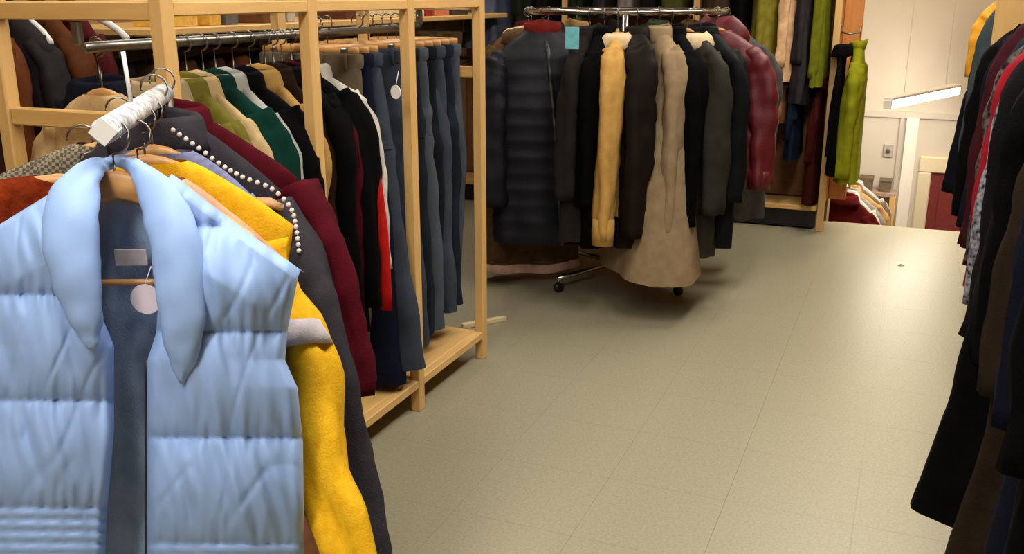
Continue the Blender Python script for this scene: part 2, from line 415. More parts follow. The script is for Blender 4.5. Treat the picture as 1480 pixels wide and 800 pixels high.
MB().tube([Vector((-1.74, BY0 + .015, RAILZ)) + inv, Vector((-1.74, BY1 - .015, RAILZ)) + inv], .0125, 12).build('hanging_rail', STEEL, rb)
for y in (BY0, BY1): rp((-1.752, y - .008, 1.29), (-1.728, y + .008, 1.344), 'rail_bracket', STEEL)

GB = 'clothes on the timber rack'
NB = RAILZ - .08
def B(kind, name, label, cat, y, m, **k):
    k.setdefault('x', -1.74); x = k.pop('x'); rz = k.pop('rz', 0)
    if kind == 'g': return garment(name, label, cat, GB, (x, y, NB - .03), rz, m, reach=.03, **k)
    return trousers(name, label, cat, GB, (x, y, NB + .035), rz, m, hlabel=hlab('clip hanger holding the ', label), **k)
creamc = cloth('cream_cotton', (226, 192, 138)); khaki = cloth('khaki_cotton', (176, 156, 120), rgb2=(150, 130, 98))
navyc = cloth('navy_wool', (20, 22, 34)); greenc = cloth('bottle_green', (8, 48, 40)); limec = cloth('olive_lime', (116, 110, 44), rgb2=(94, 86, 32))
beigec = cloth('beige_cotton', (200, 172, 122)); blackc = cloth('black_wool', (6, 6, 7), rgb2=(3, 3, 4)); tanc = cloth('tan_twill', (178, 140, 82), rgb2=(150, 116, 62))
maroonc = cloth('maroon_knit', (112, 18, 34)); whitec = cloth('white_jersey', (212, 206, 192)); redc = cloth('red_jersey', (188, 28, 24))
darkjean = cloth('dark_denim', (36, 40, 50), rgb2=(20, 24, 32), scale=12, mix=.9); midjean = cloth('blue_denim', (70, 77, 88), rgb2=(40, 46, 56), scale=10, mix=.9)
greyjean = cloth('grey_blue_denim', (86, 92, 100), rgb2=(50, 56, 66), scale=8, mix=.9); blackjean = cloth('black_denim', (26, 28, 34)); inkjean = cloth('ink_denim', (20, 24, 42))
taupe = cloth('taupe_twill', (104, 90, 72))
B('g', 'cotton_shirt', 'cream cotton shirt nearest the open end of the timber rack', 'shirt', 1.775, creamc, x=-1.77, sw=.215, L=.66, hw=.21, dep=.03, nw=.045, sd=.1, slen=.5, sr=.04, spread=(0, 0), collar='none')
B('g', 'wool_jacket', 'dark navy wool jacket behind the cream shirt', 'jacket', 1.86, navyc, x=-1.86, sw=.16, sd=.05, dep=.04, L=.7, sr=.045, spread=(0, 0), hm=WHITEPL)
B('g', 'linen_shirt', 'khaki linen shirt between navy jacket and lime shirt', 'shirt', 1.92, khaki, sw=.2, dep=.035, sr=.045, spread=(0, .02))
B('g', 'polo_shirt', 'olive lime shirt beside the bottle green jacket', 'shirt', 1.985, limec, sw=.205, dep=.035, sr=.045, spread=(0, .02))
B('g', 'linen_shirt', 'beige shirt pressed against the bottle green jacket', 'shirt', 2.035, beigec, sw=.21, dep=.03, sr=.042, spread=(0, .02))
B('g', 'wool_jacket', 'bottle green wool jacket with smooth shoulders', 'jacket', 2.1, greenc, sw=.215, sd=.09, dep=.045, sr=.052, spread=(0, .02), hm=DARKHANG)
B('g', 'jersey_top', 'pale grey jersey top behind the bottle green jacket', 'top', 2.15, cloth('pale_grey', (178, 176, 168)), sw=.205, dep=.03, sr=.04, spread=(0, .03), hm=DARKHANG)
B('g', 'wool_jacket', 'black wool jacket behind the pale grey top', 'jacket', 2.225, blackc, sw=.215, sd=.1, dep=.045, sr=.055, spread=(0, .03), hm=DARKHANG)
B('g', 'twill_shirt', 'tan twill shirt beside the second front post', 'shirt', 2.3, tanc, sw=.19, sd=.1, dep=.035, sr=.045, spread=(0, .01), hm=DARKHANG)
B('g', 'cord_jacket', 'brown cord jacket behind the tan twill shirt', 'jacket', 2.37, cloth('brown_cord', (40, 24, 14)), sw=.19, dep=.04, sr=.045, spread=(0, 0), hm=DARKHANG)
B('g', 'wool_coat', 'black wool coat beside the maroon cardigan', 'coat', 2.41, blackc, sw=.21, sd=.08, dep=.045, L=.78, sr=.055, slen=.6, spread=(0, .02))
B('g', 'knit_cardigan', 'thin maroon cardigan between two black coats', 'cardigan', 2.45, cloth('dark_maroon', (70, 10, 20)), sw=.2, dep=.03, L=.74, sr=.045, slen=.6, spread=(0, .03))
B('g', 'wool_coat', 'long black coat beside the red and white track top', 'coat', 2.5, blackc, sw=.21, sd=.08, dep=.05, L=.8, sr=.06, slen=.62, spread=(0, .05))
tt = B('g', 'track_top', 'white track top with a red sleeve stripe', 'track top', 2.565, whitec, sw=.205, sd=.08, dep=.03, L=.66, sr=.04, slen=.52, spread=(0, .055))
pp = smoothpath([(.24, -.03, -.2), (.262, -.04, -.35), (.28, -.048, -.5), (.285, -.05, -.72)], 14)
MB().tube(pp, [(.021, .012)] * 15, 10, up=(0, 1, 0)).build('sleeve_stripe', redc, tt)
B('t', 'twill_trousers', 'taupe twill trousers hanging below the track top', 'trousers', 2.6, taupe, half=.18, lean=-.01, L=.98)
B('t', 'blue_jeans', 'ink blue jeans with wide turned hem', 'jeans', 2.645, inkjean, half=.19, lean=.07, L=1.09, flare=.01, hem=inkjean)
jl = B('t', 'blue_jeans', 'faded dark jeans with a round white price tag', 'jeans', 2.7, midjean, half=.19, lean=.13, L=1.06)
tl = at(572, 133, Y=2.63) - Vector((-1.74, 2.7, NB + .035)); MB().disc(tl, (.3, 1, 0), .021, .003).build('price_tag', WHITEPL, jl, False); pto = COL.objects[-1]
MB().tube([tl + Vector((0, .002, .02)), tl + Vector((-.01, .04, .06))], .001, 5).build('tag_string', WHITEPL, pto)
for y, m, lb, ln_, L in ((2.885, midjean, 'mid blue jeans first past the third front post', .05, 1.05), (2.955, darkjean, 'dark blue jeans between two mid blue pairs', .04, 1.03), (3.02, greyjean, 'grey blue washed jeans in the last bay', .05, 1.03),
                         (3.085, blackjean, 'black jeans in the last bay of the timber rack', .01, 1.0), (3.15, midjean, 'mid blue jeans beside the black jeans', .04, 1.0), (3.22, darkjean, 'dark blue jeans last but one before the end post', .03, .99), (3.285, greyjean, 'grey blue jeans against the end post', .0, .98)):
    B('t', 'blue_jeans', lb, 'jeans', y, m, half=.185, lean=ln_, L=L)

# ------------------------------------------------------------------ wall shelf with hanging rail behind the timber rack
ws = empty('wall_shelf', (-2.85, 3.7, 1.27)); tag(ws, 'long wooden wall shelf with a clothes rail beneath, behind the timber rack', 'shelf')
MB().box((-.34, -.95, -.012), (.36, 2.3, .014), .004).build('board', WOODH, ws, False)
MB().tube([(.1, -.95, -.065), (.1, 2.25, -.065)], .0125, 12).build('rail', STEEL, ws)
for y in (-.85, 0, 1, 2.15):
    MB().box((-.34, y - .012, -.1), (.12, y + .012, -.0125), .003).build('bracket', STEEL, ws, False)
GW = 'jackets on the wall rail'
wr_ = empty('wall_rail', (-3.2, 2.1, 1.43)); tag(wr_, 'steel clothes rail bracketed high on the brown side wall', 'clothes rail')
MB().tube([(.45, -.7, 0), (.45, .75, 0)], .0125, 12).build('rail', STEEL, wr_)
for y in (-.6, .5): MB().tube([(0, y, 0), (.45, y, 0)], .01, 8).build('bracket', STEEL, wr_)
for y, t_ in ((2.04, .25), (2.41, -.2), (2.68, .1)):
    hanger((-2.75, y, 1.35), t_, ['empty white plastic hanger between two brown jackets', 'empty white hanger beside the charcoal jacket', 'empty white hanger at the end of the high wall rail'][(2.04, 2.41, 2.68).index(y)], WHITEPL, half=.2, drop=.1)
cols = [('brown leather', (70, 38, 18)), ('dark brown suede', (52, 30, 18)), ('rust brown', (98, 50, 22)), ('charcoal', (40, 38, 38)), ('chestnut', (86, 46, 20)), ('dark red', (72, 16, 18)), ('black', (14, 13, 13)), ('umber', (64, 44, 26))]
for i in range(15):
    n_, c = cols[i % 8]
    y = 1.98 + i * .125 if i < 6 else 1.8 + i * .17
    garment('leather_jacket', ('%s jacket on the wall rail, %s from its near end' % (n_, ['first', 'second', 'third', 'fourth', 'fifth', 'sixth', 'seventh', 'eighth', 'ninth', 'tenth', 'eleventh', 'twelfth', 'thirteenth', 'fourteenth', 'fifteenth'][i])), 'jacket', GW,
            (-2.75, y, (1.205 if i > 5 else 1.43) - .08), random.uniform(-.12, .12), cloth('wall_' + n_.replace(' ', '_'), c, rough=.6), L=.7, sw=.2, dep=.05, sr=.05, spread=(.0, .02), hm=[HANGWOOD, DARKHANG, WHITEPL, DARKHANG][i % 4])
SHELF = 1.284
def carton(label, x, y, sx, sy, h, rgb, name='cardboard_box', cat='box', lid=True):
    e = empty(name, (x, y, SHELF)); tag(e, label, cat, 'things on the wall shelf')
    m = mat('box_' + '_'.join(map(str, rgb)), rgb, .75)
    MB().box((-sx / 2, -sy / 2, 0), (sx / 2, sy / 2, h * (.72 if lid else 1)), .003).build('body', m, e, False)
    if lid: MB().box((-sx / 2 - .004, -sy / 2 - .004, h * .72), (sx / 2 + .004, sy / 2 + .004, h), .003).build('lid', m, e, False)
def shelfbox(label, x0, x1, ytop, X, rgb, h, **k):
    a = at(x0, 30, X=X); b = at(x1, 30, X=X); carton(label, X - .1, (a.y + b.y) / 2, .2, abs(b.y - a.y) * .9, h, rgb, **k)
shelfbox('larger yellow cardboard box on the wall shelf', 250, 288, 15, -2.55, (236, 188, 82), .1)
shelfbox('small yellow box beside the grey storage tin', 303, 321, 15, -2.55, (232, 182, 70), .08)
shelfbox('grey storage tin beside the small yellow box', 326, 346, 15, -2.55, (104, 98, 92), .1)
shelfbox('brown wooden box between grey tin and cream carton', 380, 410, 15, -2.55, (112, 64, 24), .1)
shelfbox('pale grey box beside the brown wooden box', 416, 428, 15, -2.55, (206, 192, 170), .09)
shelfbox('dark brown box beside the cream carton', 500, 527, 15, -2.55, (96, 50, 20), .1)
shelfbox('wide cream carton on the wall shelf', 532, 576, 15, -2.55, (236, 214, 164), .1)
shelfbox('white box beside the red box', 605, 614, 15, -2.55, (240, 228, 196), .12)
shelfbox('narrow red box on the wall shelf', 616, 626, 15, -2.55, (160, 30, 26), .12)
shelfbox('salmon pink box on the wall shelf', 628, 651, 15, -2.55, (222, 128, 88), .12)
shelfbox('dark green box beside the salmon box', 654, 678, 15, -2.55, (58, 60, 48), .12)

# ------------------------------------------------------------------ round rail of coats
RC = Vector((-1.32, 4.65, 0)); RR = .47; RZ = 1.325
rr_ = empty('round_coat_rail', RC); tag(rr_, 'round chrome coat rail on castors, full of winter coats', 'clothes rack')
MB().tube([(RR * math.cos(t * PI / 24), RR * math.sin(t * PI / 24), RZ) for t in range(49)], .0125, 10, cap=False).build('ring_rail', CHROME, rr_)
MB().tube([(0, 0, .07), (0, 0, RZ + .0)], .016, 12).build('centre_pole', CHROME, rr_)
for k in range(4):
    t = math.radians(62 + 90 * k); c, s_ = math.cos(t), math.sin(t)
    MB().tube([(0, 0, RZ), (RR * c, RR * s_, RZ)], .009, 8).build('spoke', CHROME, rr_)
    lg = MB().tube([(0, 0, .08), (.42 * c, .42 * s_, .07)], .012, 8).build('base_leg', CHROME, rr_)
    MB().tube([(.41 * c, .41 * s_, .075), (.41 * c, .41 * s_, .04)], .008, 8).build('castor_stem', CHROME, lg)
    MB().disc((.41 * c, .41 * s_, .025), (-s_, c, 0), .025, .018).build('castor_wheel', BLACKPL, lg)
GR = 'coats on the round rail'
def R(deg, name, label, cat, m, flip=0, **k):
    t = math.radians(deg)
    p = RC + Vector((RR * math.cos(t), RR * math.sin(t), RZ - .08))
    return garment(name, label, cat, GR, p, t + math.radians(flip), m, **k)      # local +x points outwards
navyp = cloth('navy_nylon', (15, 15, 25), rough=.55, spec=.25); browncoat = cloth('brown_shearling', (98, 74, 50), rgb2=(70, 52, 34)); pinkc = cloth('pink_lining', (216, 176, 158))
camel = cloth('camel_suede', (208, 164, 92), rgb2=(182, 138, 70)); beigew = cloth('beige_wool', (154, 132, 102), rgb2=(134, 112, 84)); dbrown = cloth('dark_brown_nylon', (30, 24, 20), rough=.55)
olived = cloth('dark_olive_nylon', (50, 48, 40), rough=.6); burg = cloth('burgundy_nylon', (98, 18, 26), rough=.5, spec=.4); bred = cloth('brick_lining', (120, 36, 30))
creamfur = cloth('cream_fleece', (226, 200, 158))
bc = R(210, 'shearling_coat', 'long brown coat with a pale pink hem under the navy puffer', 'coat', browncoat, flip=0, L=1.16, sw=.21, hw=.25, dep=.08, sr=.055, spread=(0, .02), collar='fur', slen=.6, hembandm=pinkc)
nv = R(233, 'puffer_jacket', 'navy quilted puffer jacket with brick red lining', 'jacket', navyp, flip=162, L=.97, skew=.06, sw=.24, hw=.3, dep=.11, hdep=.17, sd=.13, sr=.07, slen=.66, sfwd=.08, spread=(.05, .09), puff=.012, q=.075, collar='stand', nw=.08, cm=bred, lining=bred, zipper=BLACKPL)
R(192, 'down_coat', 'grey black down coat behind the brown coat', 'coat', cloth('grey_black', (44, 41, 40)), L=.85, sw=.21, dep=.07, sr=.06, spread=(.0, .02), collar='fur', cm=creamfur)
bt = R(267, 'wool_coat', 'black coat with a cyan size tag at its shoulder', 'coat', cloth('soot_wool', (38, 34, 31)), L=.9, sw=.21, dep=.07, sr=.058, slen=.6, spread=(0, .03), collar='fold')
tl = bt.matrix_basis.inverted() @ at(827, 55, Y=3.96); MB().box(tl - Vector((.004, .03, .045)), tl + Vector((.004, .03, .045)), .001).build('size_tag', CYAN, bt, False)
R(275, 'wool_coat', 'plain black coat beside the camel suede jacket', 'coat', blackc, L=.92, sw=.215, dep=.075, sr=.06, slen=.62, spread=(0, .03))
R(282, 'suede_jacket', 'camel suede jacket with long pale sleeve', 'jacket', camel, L=.78, sw=.22, sd=.09, dep=.06, sr=.058, slen=.78, spread=(0, .05), cuff=camel, collar='fur', cm=creamfur)
R(292, 'down_coat', 'dark brown quilted coat between camel and beige', 'coat', dbrown, L=.92, sw=.225, sd=.07, dep=.08, sr=.068, slen=.78, spread=(0, .06), puff=.007, q=.09)
R(304, 'long_coat', 'long flared beige wool coat reaching nearly to the floor', 'coat', beigew, L=1.06, sw=.215, hw=.33, dep=.08, hdep=.2, sd=.09, sr=.058, slen=.76, spread=(0, .05), collar='fold', cuff=beigew, buttons=BLACKPL)
R(311, 'wool_coat', 'black coat next to the beige wool coat', 'coat', blackc, L=.98, sw=.22, dep=.075, sr=.064, slen=.7, spread=(0, .05), collar='fold')
R(321, 'parka_coat', 'dark olive parka with cream fleece collar', 'coat', olived, L=.98, sw=.225, dep=.08, sr=.065, slen=.66, spread=(0, .05), collar='fur', cm=creamfur)
R(331, 'parka_coat', 'black parka between dark olive parka and burgundy puffer', 'coat', cloth('ink_black', (18, 20, 22), rough=.6), L=.95, sw=.22, dep=.075, sr=.065, slen=.62, spread=(0, .04), collar='fold')
R(346, 'puffer_jacket', 'burgundy hooded puffer jacket on the round rail', 'jacket', burg, L=.66, sw=.23, hw=.23, dep=.085, sd=.1, sr=.062, slen=.58, spread=(0, .06), puff=.011, q=.085, collar='hood', cuff=burg)
for dg, nm, c in ((12, 'grey', (84, 80, 78)), (34, 'dark blue', (28, 34, 56)), (58, 'brown', (70, 48, 30)), (84, 'green', (48, 58, 40)), (110, 'black', (20, 19, 20)), (138, 'tan', (150, 118, 76)), (162, 'charcoal', (42, 40, 42)), (184, 'wine', (80, 20, 30))):
    R(dg, 'wool_coat', '%s wool coat on the far side of the round rail' % nm, 'coat', cloth('round_' + nm.replace(' ', '_'), c), L=.9, sw=.21, dep=.08, sr=.06, spread=(.0, .03))

# ------------------------------------------------------------------ timber wardrobe unit against the back wall
DX1, DX0, DY0, DY1 = -.435, -3.0, 6.08, 6.38
rd = empty('tall_timber_rack', (-1.7, 6.2, 0)); tag(rd, 'tall wooden rack with two rails against the back wall', 'clothes rack')
iv = Vector((1.7, -6.2, 0))
def dp(a, c, name, m): return MB().box(Vector(a) + iv, Vector(c) + iv, .003).build(name, m, rd, False)
dp((DX1 - .04, DY0, 0), (DX1, DY0 + .04, 2.3), 'post', WOOD)
dp((DX1 - .03, DY0 + .041, .16), (DX1 - .004, DY1, 2.28), 'end_panel', ORANGEWOOD)
dp((DX1 - .003, DY1 - .05, .16), (DX1 + .105, DY1 - .02, 2.28), 'end_panel', ORANGEWOOD)
for x in (-1.3, -2.15, -3.0): dp((x, DY0, 0), (x + .04, DY0 + .04, 2.3), 'post', WOOD)
for x0, x1 in ((-1.258, -.478), (-2.108, -1.302), (-2.958, -2.152)):
    dp((x0, DY0 + .002, .125), (x1, DY1 - .02, .155), 'shelf_board', WOODX)
    dp((x0, DY0 + .004, 2.24), (x1, DY0 + .036, 2.28), 'top_rail', WOODX)
    dp((x0, DY1 - .018, .16), (x1, DY1 - .004, 2.2), 'back_board', BROWNWOOD)
dp((DX0 + .01, DY0 + .05, .01), (DX1 - .05, DY1 - .03, .12), 'plinth', BLACKPL)
HR, LR = 1.86, .98
for z in (HR, LR): MB().tube([Vector((DX0 + .03, 6.22, z)) + iv, Vector((DX1 - .031, 6.22, z)) + iv], .0125, 10).build('hanging_rail', STEEL, rd)
GD = 'clothes on the back wall rack'
def D(x, name, label, cat, m, z=HR, rz=-PI / 2, **k):
    k.setdefault('sw', .19); k.setdefault('dep', .05); k.setdefault('sr', .05); k.setdefault('spread', (.0, .02))
    return garment(name, label, cat, GD, (x, 6.2, z - .08), rz, m, **k)   # local +x towards the aisle
olv = cloth('olive_cotton', (132, 124, 44), rgb2=(108, 100, 34)); peach = cloth('peach_nylon', (232, 186, 140), rough=.5); charc = cloth('dark_charcoal', (50, 46, 48)); lime = cloth('lime_fleece', (138, 140, 26), rgb2=(116, 118, 18))
D(-.865, 'cotton_jacket', 'olive jacket hung high on the back wall rack', 'jacket', olv, L=.92, dep=.085, sr=.05, slen=.74)
D(-.735, 'puffer_gilet', 'peach quilted puffer beside the olive jacket', 'jacket', peach, L=.88, dep=.045, hw=.2, sr=.036, slen=.68, puff=.008, q=.1)
D(-.635, 'wool_coat', 'dark charcoal coat between peach puffer and olive green top', 'coat', charc, L=1.0, dep=.05, sr=.045, slen=.66)
D(-.545, 'cotton_jacket', 'olive green jacket against the orange end panel', 'jacket', cloth('moss_cotton', (112, 116, 26)), L=.9, dep=.036, sr=.036, slen=.74)
D(-1.0, 'wool_coat', 'black coat beside the olive jacket on the high rail', 'coat', blackc, L=.9, dep=.05)
for i, (x, n_, c, L) in enumerate(((-1.14, 'umber', (64, 50, 34), .5), (-1.42, 'dark olive', (66, 68, 30), .5), (-1.56, 'black', (16, 15, 16), .5), (-1.7, 'stone grey', (120, 112, 104), .5), (-1.86, 'charcoal', (40, 38, 40), .52), (-2.02, 'dark green', (26, 34, 20), .52), (-2.25, 'black', (14, 14, 14), .56), (-2.4, 'forest green', (30, 38, 22), .56), (-2.62, 'slate blue', (92, 98, 120), .72), (-2.78, 'slate grey', (72, 76, 90), .72))):
    D(x, 'cotton_jacket', '%s jacket on the high back wall rail, number %s from the wall corner' % (n_, ['ten', 'nine', 'eight', 'seven', 'six', 'five', 'four', 'three', 'two', 'one'][i]), 'jacket', cloth('high_%s' % n_.replace(' ', '_'), c), L=L, dep=.06, slen=.4)
for x, n_, m, L in ((-.96, 'black', blackc, .62), (-.84, 'dark navy', navyc, .5), (-.75, 'tan brown', cloth('tan_brown', (134, 92, 62)), .24), (-.66, 'midnight blue', cloth('midnight', (18, 28, 44)), .46), (-.53, 'dark red', cloth('oxblood', (58, 16, 12)), .72)):
    D(x, 'cotton_skirt' if L < .4 else 'wool_jacket', '%s %s on the low rail of the back wall rack' % (n_, 'top' if L < .4 else 'jacket'), 'top' if L < .4 else 'jacket', m, z=LR, L=L, dep=.035, sr=.03, slen=min(L * .5, .45), fold=.008)
# lime fleece jacket hung outside the end panel
e = empty('coat_hook', (-.435, 6.1, 1.2)); tag(e, 'metal coat hook screwed to the orange end panel', 'hook')
MB().box((.0, -.015, -.03), (.006, .015, .03), .002).build('plate', STEEL, e, False); MB().tube([(.004, 0, -.01), (.05, 0, -.02), (.105, 0, -.01), (.11, 0, .02)], .005, 8).build('prong', STEEL, e)
garment('fleece_jacket', 'lime green fleece jacket hung on the end panel of the back rack', 'jacket', GD, (-.325, 6.1, 1.11), -PI / 2, lime, L=.78, sw=.17, hw=.18, dep=.06, sd=.12, sr=.058, slen=.62, spread=(0, .02), collar='stand', fold=.005)
garment('rain_jacket', 'thin black jacket between end panel and lime fleece', 'jacket', GD, (-.41, 6.02, 1.1), -PI / 2, blackc, L=.72, sw=.14, hw=.15, dep=.02, sd=.1, sr=.02, slen=.5, spread=(0, .02), hang=False)

# ------------------------------------------------------------------ stairwell: shelf with boxes, thermostat, low rack
ss = empty('stair_shelf', (-.19, 7.88, LOW)); tag(ss, 'narrow wooden shelf unit with two brown boxes in the stairwell', 'shelf')
zt = at(1270, 274, Y=7.9).z - LOW
MB().box((-.2, -.1, zt - .03), (.14, .1, zt), .003).build('top', mat('mauve_board', (176, 150, 132), .6), ss, False)
for x in (-.18, .12): MB().box((x - .02, -.1, 0), (x + .025, .1, zt - .03), .003).build('upright', WOOD, ss, False)
MB().box((-.16, -.09, zt - .34), (.1, .1, zt - .31), .003).build('shelf_board', WOODX, ss, False)
for i, (px0, px1) in enumerate(((1243, 1262), (1272, 1289))):
    a, b = at(px0, 260, Y=7.86), at(px1, 260, Y=7.86)
    e = empty('storage_box', ((a.x + b.x) / 2, 7.88, LOW + zt)); tag(e, ['larger brown box on the stairwell shelf', 'smaller brown box next to the white pilaster'][i], 'box', 'boxes on the stairwell shelf')
    hw_ = (b.x - a.x) / 2; m = mat('brown_box', (112, 92, 72), .7)
    MB().box((-hw_, -.06, 0), (hw_, .06, .075), .003).build('body', m, e, False); MB().box((-hw_ - .004, -.064, .075), (hw_ + .004, .064, .105 - .015 * i), .003).build('lid', m, e, False)
e = empty('wall_thermostat', (-.14, 8, at(1285, 217, Y=8).z)); tag(e, 'small grey thermostat on the pale stairwell wall', 'thermostat')
MB().box((-.035, -.02, -.05), (.035, 0, .05), .005).build('plate', mat('grey_plate', (186, 178, 168), .6), e, False); MB().disc((0, -.028, .0), (0, 1, 0), .016, .02).build('dial', mat('dial_grey', (110, 100, 94), .5), e)
lr = empty('low_rack', (-.36, 7.15, LOW)); tag(lr, 'chrome clothes rail standing down in the stairwell', 'clothes rack')
LRZ = at(1218, 262, Y=7.0).z - LOW
MB().tube([(0, -.4, LRZ), (0, .42, LRZ), (0, .42, .03)], .013, 8).build('frame', CHROME, lr)
for x in (-.2, .2): MB().tube([(0, .42, .03), (x, .0, .016)], .014, 8).build('foot', CHROME, lr)
for y, n_, m, s_ in ((6.82, 'maroon', cloth('low_maroon', (86, 20, 20)), .2), (6.92, 'white', whitec, .215), (7.02, 'silver grey', cloth('low_grey', (150, 146, 140)), .23), (7.14, 'tan', cloth('low_tan', (196, 150, 92)), .25), (7.26, 'grey brown', cloth('low_taupe', (112, 98, 84)), .26), (7.38, 'pale grey', cloth('low_pale', (196, 190, 182)), .25)):
    garment('wool_jumper', '%s jumper on the chrome rail in the stairwell' % n_, 'jumper', 'clothes in the stairwell', (-.36, y, LOW + LRZ - .08), 0, m, L=.7, sw=s_, hw=s_, dep=.04, sd=.13, sr=.05, spread=(0, .02))

# ------------------------------------------------------------------ rail of dark coats along the right side of the aisle
ER = 1.53
re_ = empty('timber_coat_rail', (.485, 3.4, 0)); tag(re_, 'wooden coat rail along the aisle, packed with dark coats', 'clothes rack')
for y in (-1.95, 1.05, 2.35): MB().box((-.03, y - .05, 0), (.03, y + .05, 1.9), .003).build('post', WOOD, re_, False)
MB().tube([(0, -2.0, ER), (0, 2.4, ER)], .014, 10).build('hanging_rail', STEEL, re_)
MB().box((-.25, .52, 1.12), (-.14, .56, 1.9), .003).build('divider_board', WOOD, re_, False)
MB().box((-.25, .53, 1.9), (.03, .57, 1.94), .003).build('brace_arm', WOODX, re_, False)
MB().box((-.025, -2.0, 1.9), (.025, 2.4, 1.94), .003).build('top_rail', WOODH, re_, False)
for y in (-1.95, 1.05, 2.35): MB().box((-.12, y - .03, 0), (.3, y + .03, .05), .003).build('foot', WOODX, re_, False)
GE = 'coats on the coat rail along the aisle'
def E_(y, name, label, cat, m, x=None, z=ER - .08, rz=0, **k):
    x = .485 if x is None else x
    if y > 3: x += .03
    k.setdefault('sw', .22); k.setdefault('dep', .06); k.setdefault('sr', .06); k.setdefault('spread', (.06, .0))
    return garment(name, label, cat, GE, (x, y, z), rz, m, **k)
navyd = cloth('midnight_wool', (16, 18, 32)); umber = cloth('umber_wool', (40, 30, 20)); 
E_(1.52, 'wool_coat', 'black wool coat at the near end of the coat rail', 'coat', blackc, L=1.2, hw=.32, slen=.62)
E_(1.68, 'wool_coat', 'midnight blue wool coat beside the umber coat', 'coat', navyd, L=1.2, hw=.315, slen=.62)
E_(1.86, 'wool_coat', 'dark umber brown wool coat between blue and flared black', 'coat', umber, L=1.15, hw=.33, slen=.64, spread=(.07, 0))
E_(2.08, 'long_coat', 'long flared black coat with wide hem over the floor', 'coat', blackc, L=1.12, hw=.365, hdep=.1, sw=.25, sd=.2, slen=.56, spread=(.06, 0), skew=-.02)
E_(2.3, 'wool_coat', 'second black coat behind the flared one', 'coat', cloth('soft_black', (18, 17, 19)), L=1.0, hw=.31, sw=.245, sd=.17, slen=.62, spread=(.06, 0))
fl = cloth('fleck_tweed', (150, 150, 158), rgb2=(28, 33, 46), scale=75, mix=.3, kind='noise')
E_(2.55, 'tweed_coat', 'blue grey tweed coat flecked with white', 'coat', fl, L=.9, z=ER - .13, reach=.05, sw=.235, sd=.13, slen=.6, spread=(.06, 0), dep=.05, sr=.045)
E_(2.72, 'knit_cardigan', 'crimson knit cardigan beside the flecked tweed', 'cardigan', cloth('crimson_knit', (150, 26, 38)), L=.85, z=ER - .13, reach=.05, sw=.235, sd=.13, slen=.6, spread=(.06, 0), dep=.04, sr=.045)
E_(2.9, 'knit_sweater', 'dark speckled sweater beside the crimson cardigan', 'sweater', cloth('speckle_knit', (94, 84, 78), rgb2=(22, 20, 22), scale=60, mix=.25), L=.8, z=ER - .14, reach=.06, sw=.23, sd=.13, slen=.58, spread=(.06, 0), dep=.045, sr=.05)
E_(3.1, 'wool_coat', 'teal black coat beside the speckled sweater', 'coat', cloth('teal_black', (26, 36, 40)), L=.8, z=ER - .14, reach=.06, sw=.23, sd=.12, slen=.56, spread=(.07, 0))
E_(3.34, 'wool_jacket', 'wine coloured jacket deep in the coat rail', 'jacket', cloth('wine_wool', (58, 18, 24)), z=ER - .13, reach=.05, L=.9, sw=.23, slen=.66, spread=(.085, 0))
E_(3.56, 'wool_coat', 'midnight coat beside the wine coloured jacket', 'coat', navyd, z=ER - .16, reach=.08, L=.84, sw=.235, slen=.62, spread=(.07, 0))
E_(3.78, 'wool_coat', 'black coat beside the grey teal coat', 'coat', blackc, z=ER - .16, reach=.08, L=.82, sw=.235, slen=.62, spread=(.09, 0))
gt = E_(4.14, 'wool_coat', 'grey teal coat with a white paper tag', 'coat', cloth('grey_teal', (62, 72, 74)), z=ER - .06, L=.82, sw=.24, slen=.6, spread=(.06, 0))
MB().box((-.24, -.07, -.27), (-.2, -.066, -.2), .001).build('paper_tag', TAGW, gt, False)
E_(4.34, 'rain_jacket', 'amber yellow rain jacket on the coat rail', 'jacket', cloth('amber_nylon', (226, 158, 44), rough=.5), L=.6, z=ER - .02, reach=-.04 + .0, sw=.24, sd=.13, slen=.3, spread=(.075, 0))
E_(4.26, 'wool_coat', 'black blue coat just below the amber rain jacket', 'coat', cloth('blue_black', (14, 16, 26)), z=ER - .1, sw=.24, sd=.2, L=.86, slen=.6, spread=(.095, 0))
E_(4.62, 'wool_coat', 'charcoal coat behind the amber rain jacket', 'coat', charc, L=.8, sw=.22, slen=.6, spread=(.05, 0))
E_(4.9, 'wool_coat', 'dusky rose coat with low hem on the coat rail', 'coat', cloth('dusky_rose', (128, 60, 60)), L=1.05, sw=.22, slen=.6, spread=(.04, 0))
E_(5.25, 'wool_coat', 'dark grey coat at the far end of the coat rail', 'coat', cloth('dark_grey', (54, 52, 54)), L=.9, sw=.2, slen=.6, spread=(.02, 0))
# ------------------------------------------------------------------ foreground arm stand
A0, A1 = at(150, 190, d=1.40), at(238, 130, d=1.97)
A1.z = A0.z
adir = (A1 - A0).normalized(); u = Vector((-adir.y, adir.x, 0)) * -1
ARZ = math.atan2(u.y, u.x)
def rail(d): return A0 + (A1 - A0) * ((d - 1.40) / .57)
st = empty('arm_stand', (A1.x, A1.y, 0)); tag(st, 'display stand whose white speckled arm carries the pale blue vest', 'clothes rack')
SPECK = mat('speckled_white', (238, 236, 232), .5, rgb2=(150, 150, 158), scale=55, mix=.25)
MB().tube([A0 - Vector((A1.x, A1.y, 0)), Vector((0, 0, A0.z))], .019, 14).build('arm', SPECK, st)
MB().tube([A0 - Vector((A1.x, A1.y, 0)) - adir * .006, A0 - Vector((A1.x, A1.y, 0)) + adir * .03], .0205, 4).build('end_cap', WHITEPL, st, False)
MB().tube([(0, 0, .02), (0, 0, A0.z)], .016, 12).build('pole', CHROME, st)
MB().box((-.2, -.16, 0), (.2, .1, .02), .005).build('base_plate', STEEL, st, False)
